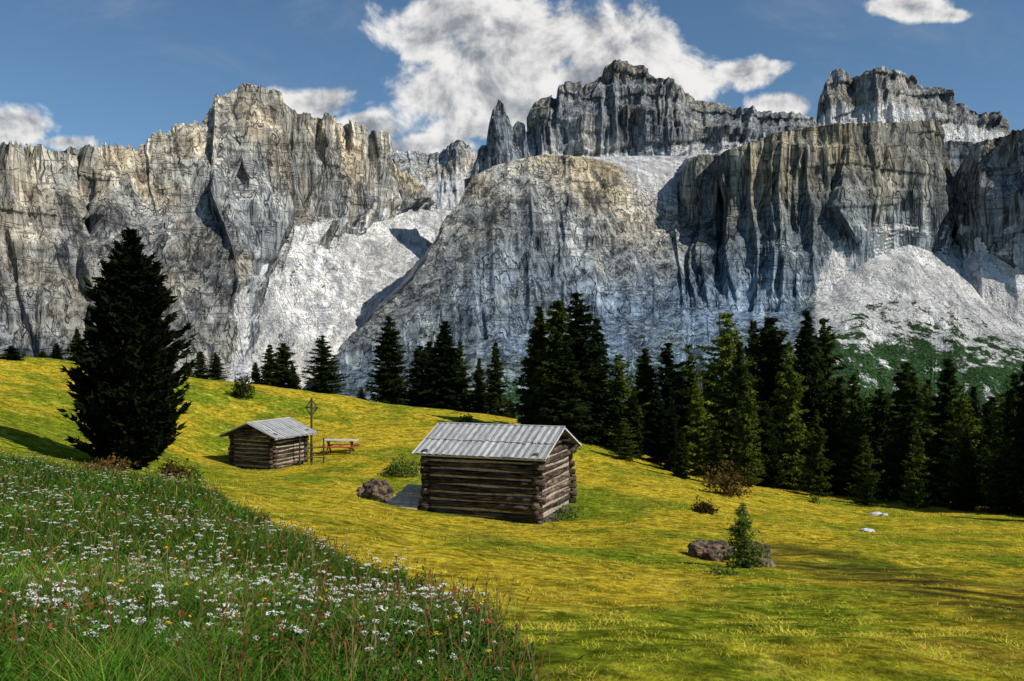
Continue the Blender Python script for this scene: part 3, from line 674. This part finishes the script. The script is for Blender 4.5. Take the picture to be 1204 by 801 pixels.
# ---------------- grass
def blade_mat(name,tr=.35):
    m,t,b=mat(name)
    at=t.n("ShaderNodeAttribute",attribute_name="mask").outputs["Color"]
    t.set(b.inputs["Base Color"],at);b.inputs["Roughness"].default_value=.9;b.inputs["Specular IOR Level"].default_value=.03
    tn=t.n("ShaderNodeBsdfTranslucent");t.set(tn.inputs[0],at)
    mx=t.n("ShaderNodeMixShader",i_Fac=tr);t.set(mx.inputs[1],b.outputs[0]);t.set(mx.inputs[2],tn.outputs[0])
    t.set(m.node_tree.nodes["Material Output"].inputs[0],mx.outputs[0])
    return m
gm=blade_mat("grass_blades")
def stuff(o,label,cat):
    o["kind"]="stuff";o["label"]=label;o["category"]=cat
def blades(name,x,y,h,w,colr,lean,label,cat,seg2=True):
    n=len(x);z=ground(x,y)
    a=rng.random(n)*6.283;fa=rng.random(n)*6.283
    lx=np.cos(a)*lean*h;ly=np.sin(a)*lean*h
    wx=np.cos(fa)*w/2;wy=np.sin(fa)*w/2
    b=np.c_[x,y,z-.02]
    v0=b-np.c_[wx,wy,0*wx];v1=b+np.c_[wx,wy,0*wx]
    if seg2:
        mid=b+np.c_[lx*.3,ly*.3,h*.6]
        v2=mid+np.c_[wx,wy,0*wx]*.75;v3=mid-np.c_[wx,wy,0*wx]*.75
        tip=b+np.c_[lx,ly,h];ts=np.c_[wx,wy,0*wx]*.08
        V=np.stack([v0,v1,v2,v3,tip+ts,tip-ts],1).reshape(-1,3)
        i=np.arange(n)*6
        Fc=np.concatenate([np.c_[i,i+1,i+2,i+3],np.c_[i+3,i+2,i+4,i+5]])
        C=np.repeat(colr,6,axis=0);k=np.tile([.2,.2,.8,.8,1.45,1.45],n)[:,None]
    else:
        tip=b+np.c_[lx,ly,h]
        V=np.stack([v0,v1,tip],1).reshape(-1,3);Fc=np.arange(3*n).reshape(-1,3)
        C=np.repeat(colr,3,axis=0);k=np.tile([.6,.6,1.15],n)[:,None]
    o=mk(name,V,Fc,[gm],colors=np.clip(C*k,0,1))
    stuff(o,label,cat)
    return o
def samp(n,d0,d1,pw=1.):
    d=d0*(d1/d0)**(rng.random(n)**pw)
    x=(rng.random(n)*2-1)*d*.60
    return x,d
x,y=samp(370000,3.6,29,.95);k=zone(x,y)>0;x,y=x[k],y[k]
n=len(x);pat=fbm(x*.6,y*.6,0*x,3);p3=fbm(x*2.2,y*2.2,0*x+9,2)
h=(.09+.22*rng.random(n)**1.4)*(1+.45*pat+.45*p3)*np.clip(.45+zone(x,y)*.8,0,1)
base=np.where((rng.random(n)<.12)[:,None],np.array([[.28,.20,.06]]),np.array([[.058,.135,.012]]))
base=base*(.35+1.2*rng.random(n))[:,None]*np.clip(1+.7*pat+.7*p3,.25,2)[:,None]
blades("tall_grass",x,y,h,.0025+.0008*y,base,.3+.8*rng.random(n),"tall green unmown meadow grass","grass")
x,y=samp(32000,3.8,27,.85);k=(zone(x,y)>.05)&(fbm(x*.9,y*.9,0*x+31,2)>rng.random(len(x))*.9-.5);x,y=x[k],y[k];n=len(x);z=ground(x,y)
nl=14
hh_=np.repeat(.12+.24*rng.random(n),nl);f_=np.tile(np.linspace(.15,1,nl),n)
X_=np.repeat(x,nl);Y_=np.repeat(y,nl);Z_=np.repeat(z,nl);lx=np.repeat(rng.normal(size=n)*.06,nl);ly=np.repeat(rng.normal(size=n)*.06,nl)
M=n*nl;a=rng.random(M)*6.283;L_=(.018+.034*rng.random(M))*(1.3-f_*.7)*(1+.02*Y_)
c=np.c_[X_+lx*f_,Y_+ly*f_,Z_+hh_*f_]
dv=np.c_[np.cos(a),np.sin(a),.35+.5*rng.normal(size=M)];dv/=np.linalg.norm(dv,axis=1)[:,None]
w_=np.cross(dv,rng.normal(size=(M,3))*.5+np.array([0,0,1]));w_/=np.linalg.norm(w_,axis=1)[:,None]
L2=L_[:,None]
V=np.stack([c,c+dv*L2*.5+w_*L2*.25,c+dv*L2*1.1,c+dv*L2*.5-w_*L2*.25],1).reshape(-1,3)
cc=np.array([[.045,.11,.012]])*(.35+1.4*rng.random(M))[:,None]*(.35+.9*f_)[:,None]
rd=(np.repeat(rng.random(n),nl)<.08)[:,None];cc=np.where(rd,np.array([[.22,.10,.03]]),cc)
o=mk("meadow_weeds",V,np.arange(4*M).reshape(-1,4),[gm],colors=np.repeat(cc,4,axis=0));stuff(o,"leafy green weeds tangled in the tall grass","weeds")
x,y=samp(7500,3.8,28,.8);k=(zone(x,y)>0.0)&(fbm(x*.5,y*.5,0*x+61,2)>rng.random(len(x))-.5);x,y=x[k],y[k];n=len(x);z=ground(x,y)
h=.22+.23*rng.random(n);wd=.002+.0004*y;lx=rng.normal(size=n)*.09;ly=rng.normal(size=n)*.09
b0=np.c_[x,y,z];tp=np.c_[x+lx,y+ly,z+h];e1=np.c_[wd,0*wd,0*wd]/2
hd=np.c_[lx*.15,ly*.15,.04+0*h]
V=np.stack([b0-e1,b0+e1,tp+e1,tp-e1, tp-hd*.1,tp+e1*3.2+hd*.5,tp+hd,tp-e1*3.2+hd*.5],1).reshape(-1,3);i=np.arange(n)*8
cc=np.where((rng.random(n)<.3)[:,None],np.array([[.34,.13,.05]]),np.array([[.36,.31,.11]]))*(.5+.6*rng.random(n))[:,None]
o=mk("grass_seed_heads",V,np.concatenate([np.c_[i,i+1,i+2,i+3],np.c_[i+4,i+5,i+6,i+7]]),[gm],colors=np.repeat(cc,8,axis=0));stuff(o,"brownish seed heads above the tall grass","grass")
x,y=samp(400000,4.2,75,.9);k=(zone(x,y)<.1);x,y=x[k],y[k];n=len(x)
pat=fbm(x*.25,y*.25,0*x,3);p2=fbm(x*1.3,y*1.3,0*x+5,3);p4=fbm(x*3.5,y*3.5,0*x+15,2)
tufty=np.clip(.45+.8*p2+.6*p4,0.05,1.5)
wn=worn(x,y)
h=(.012+.026*rng.random(n))*(.3+tufty)*(1+.02*y)*(1-.4*wn)
yel=np.clip(.84+.7*pat-.45*p4+.28*rng.normal(size=n)-greener(x,y)*1.05,0,1)[:,None]
base=np.array([[.26,.36,.028]])*(1-yel)+np.array([[.80,.62,.07]])*yel
br=(rng.random(n)<.06+.12*(p2>.35))[:,None];base=np.where(br,np.array([[.44,.26,.06]]),base)
base=base*(.45+.9*rng.random(n))[:,None]*(.86+.55*np.clip(p2,-1,1)+.5*np.clip(p4,-1,1))[:,None]
base=base*(1-.8*wn[:,None])+wn[:,None]*np.array([[.02,.018,.0]])
base=np.clip(base,0.005,1)
blades("short_grass",x,y,h,.005+.001*y,base,.8+1.6*rng.random(n),"short yellow-green mown meadow grass","grass",False)
# ---------------- flowers
green_st=simple("flower_stem",(.05,.10,.02),(.1,.16,.04),5)
def fl_mat(name,c):
    m,t,b=mat(name)
    tc=t.n("ShaderNodeTexCoord").outputs["Object"]
    t.set(b.inputs["Base Color"],t.mix(t.noise(tc,60.,2),tuple(v*.5 for v in c),c));return m
wm=fl_mat("white_petals",(.83,.83,.75));ym=fl_mat("yellow_petals",(.8,.5,.04));pm=fl_mat("pink_petals",(.6,.09,.05))
def flower_mesh(seed,R,nf,hgt,fr=.011):
    r=np.random.default_rng(seed);mb=MB();lx,ly=r.normal()*.05,r.normal()*.05
    mb.tube([(0,0,-.03),(lx*.4,ly*.4,hgt*.6),(lx,ly,hgt-.03)],[.0035,.003,.002],5)
    cents=[]
    for i in range(nf):
        a=i*2.399+r.normal()*.2;q=R*math.sqrt((i+.5)/nf)*(.8+.4*r.random())
        c=np.array([lx+math.cos(a)*q,ly+math.sin(a)*q,hgt+.35*R*(1-(q/R)**2)+r.normal()*.005]);cents.append(c)
        if i%2==0: mb.tube([(lx,ly,hgt-.035),c-np.array([0,0,.002])],[.0014,.001],3)
    nstem=len(mb.f)
    for c in cents:
        n0=len(mb.v);k=5;tl=r.normal(size=2)*.5;an0=r.random()*6
        mb.v.append(c+np.array([0,0,.003]))
        for j in range(k*2):
            an=an0+math.pi*j/k;rr=fr*(1 if j%2==0 else .5)*(.75+.5*r.random())
            mb.v.append(c+np.array([math.cos(an)*rr,math.sin(an)*rr,(math.cos(an)*tl[0]+math.sin(an)*tl[1])*rr]))
        for j in range(k*2): mb.f.append([n0,n0+1+j,n0+1+(j+1)%(k*2)])
    return mb,nstem
def flower_set(name,label,cat,grp,m,seeds,R,nf,fr,total,ind,d0,d1,clump,hr=(.20,.38),pw=.62,th_=-.6):
    ms=[]
    for s in seeds:
        mb,ns=flower_mesh(s,R*(.7+.15*(s%5)),nf,.5,fr)
        ms.append(mk(name,mb.v,mb.f,[green_st,m],matidx=[0]*ns+[1]*(len(mb.f)-ns),link=False).data)
    x,y=samp(total*16,d0,d1,pw);k=(x>-y*.565)&(zone(x,y)>.15)&(pn(x*.5+clump,y*.5,0*x)+.8*pn(x*1.7,y*1.7,0*x+clump)>rng.random(len(x))*1.3+th_)
    x,y=x[k][:total],y[k][:total]
    o_=np.argsort(y);x,y=x[o_],y[o_];z=ground(x,y)
    hs=rng.uniform(hr[0],hr[1],len(x));sc=.4+.8*rng.random(len(x))**2.4
    for i in range(min(ind,len(x))):
        ob=bpy.data.objects.new(name,ms[i%len(ms)]);col.objects.link(ob)
        s=sc[i]
        ob.location=(x[i],y[i],z[i]);ob.scale=(s,s,hs[i]/.5);ob.rotation_euler=(rng.normal()*.16,rng.normal()*.16,rng.random()*6)
        ob["label"]=label;ob["category"]=cat;ob["group"]=grp
    if len(x)>ind:
        me=ms[0];bv=np.empty(len(me.vertices)*3,dtype=np.float32);me.vertices.foreach_get("co",bv);bv=bv.reshape(-1,3)
        fs=[list(p.vertices) for p in me.polygons];mi=[p.material_index for p in me.polygons]
        V=[];FF=[];MI=[];c=0
        for i in range(ind,len(x)):
            s=sc[i]*1.3;a=rng.random()*6
            q=bv*np.array([s,s,hs[i]/.5]);q=np.c_[q[:,0]*math.cos(a)-q[:,1]*math.sin(a),q[:,0]*math.sin(a)+q[:,1]*math.cos(a),q[:,2]]
            V.append(q+np.array([x[i],y[i],z[i]]));FF+= [[v+c for v in f] for f in fs];MI+=mi;c+=len(bv)
        o=mk(name+"_patch",np.concatenate(V),FF,[green_st,m],matidx=MI)
        stuff(o,"more "+label,cat)
flower_set("white_wildflower","white umbel wildflower in tall green grass","flower","white wildflowers in the tall grass",wm,[1,2,3,4],.033,17,.009,1600,295,4.6,28,3.)
flower_set("yellow_wildflower","small yellow wildflower in tall green grass","flower","yellow wildflowers in the tall grass",ym,[6,7],.018,7,.014,240,240,4.6,22,11.)
flower_set("red_wildflower","small orange-red wildflower in tall green grass","flower","red wildflowers in the tall grass",pm,[8,9],.016,7,.013,220,220,4.6,20,19.)
# ---------------- world
w=bpy.data.worlds.new("World");scene.world=w;w.use_nodes=True
t=NT(w.node_tree);bg=w.node_tree.nodes["Background"]
sky=t.n("ShaderNodeTexSky");sky.sky_type="NISHITA";sky.sun_disc=False
sky.sun_elevation=math.asin(SUN[2]);sky.sun_rotation=math.atan2(SUN[0],SUN[1]);sky.altitude=1800;sky.dust_density=.8;sky.ozone_density=1.6
tc=t.n("ShaderNodeTexCoord").outputs["Generated"]
sx=t.n("ShaderNodeSeparateXYZ");t.set(sx.inputs[0],tc)
yy=t.m("MAXIMUM",sx.outputs[1],.05)
cb=t.n("ShaderNodeCombineXYZ");t.set(cb.inputs[0],t.m("DIVIDE",sx.outputs[0],yy));t.set(cb.inputs[1],t.m("DIVIDE",sx.outputs[2],yy))
uv=cb.outputs[0]
blobs=[(560,20,115,50),(510,55,50,26),(590,75,115,55),(680,45,110,55),(750,60,100,45),(800,85,85,45),(865,85,65,26),(640,120,130,45),(545,105,90,45),(700,100,120,50),(560,150,60,20),(915,122,46,18),(895,80,40,16),
(15,150,70,30),(80,168,44,14),(365,122,66,26),(425,150,50,24),(450,178,36,16),(1070,8,68,17),(1120,18,40,12),(520,170,60,14)]
msk=None
for (a,b_,rx_,ry_) in blobs:
    v=t.vm("MULTIPLY",t.vm("SUBTRACT",uv,((a-CX)/F,(CY-b_)/F,0)),(F/rx_,F/ry_,0))
    l=t.m("SUBTRACT",1.,t.vm("LENGTH",v))
    msk=l if msk is None else t.m("SMOOTH_MAX",msk,l,.2)
def cn(off):
    return t.noise(t.vm("ADD",uv,off),11.,10,.6,.25)
n0=cn((0,0,0));n1=cn((.012,.016,0))
den=t.m("ADD",msk,t.m("MULTIPLY",t.m("SUBTRACT",n0,.5),2.6))
al=t.ramp(den,.0,.42)
al=t.m("MULTIPLY",al,t.ramp(sx.outputs[1],.05,.2))
lit=t.m("ADD",t.m("MULTIPLY",t.m("SUBTRACT",n0,n1),3.4),t.m("MULTIPLY_ADD",den,-.34,.82))
cc=t.mix(t.ramp(lit,.12,1.0),(1.9,2.05,2.3),(7.4,7.2,6.9))
wisp=t.m("MULTIPLY",t.ramp(t.noise(t.vm("MULTIPLY",uv,(1,2.2,1)),4.,7,.65,.6),.5,.8),.25)
sk=t.mix(1.,sky.outputs[0],(.55,.69,.74),"MULTIPLY")
sk=t.mix(wisp,sk,(3.4,3.6,3.9))
t.set(bg.inputs[0],t.mix(t.m("MULTIPLY",al,.9),sk,cc));bg.inputs[1].default_value=.13
# ---------------- sun, camera
sl=bpy.data.lights.new("sun","SUN");sl.energy=5.;sl.angle=math.radians(.5);sl.color=(1,.94,.84)
so=bpy.data.objects.new("sun",sl);col.objects.link(so)
so.rotation_euler=Vector(SUN).to_track_quat("Z","Y").to_euler()
cam=bpy.data.cameras.new("camera");cam.lens=36*F/1204;cam.clip_start=.1;cam.clip_end=20000
co=bpy.data.objects.new("camera",cam);col.objects.link(co);co.rotation_euler=(math.pi/2,0,0)
scene.camera=co
scene.view_settings.view_transform="Standard";scene.view_settings.look="None";scene.view_settings.exposure=0
print("trees",NTREE)
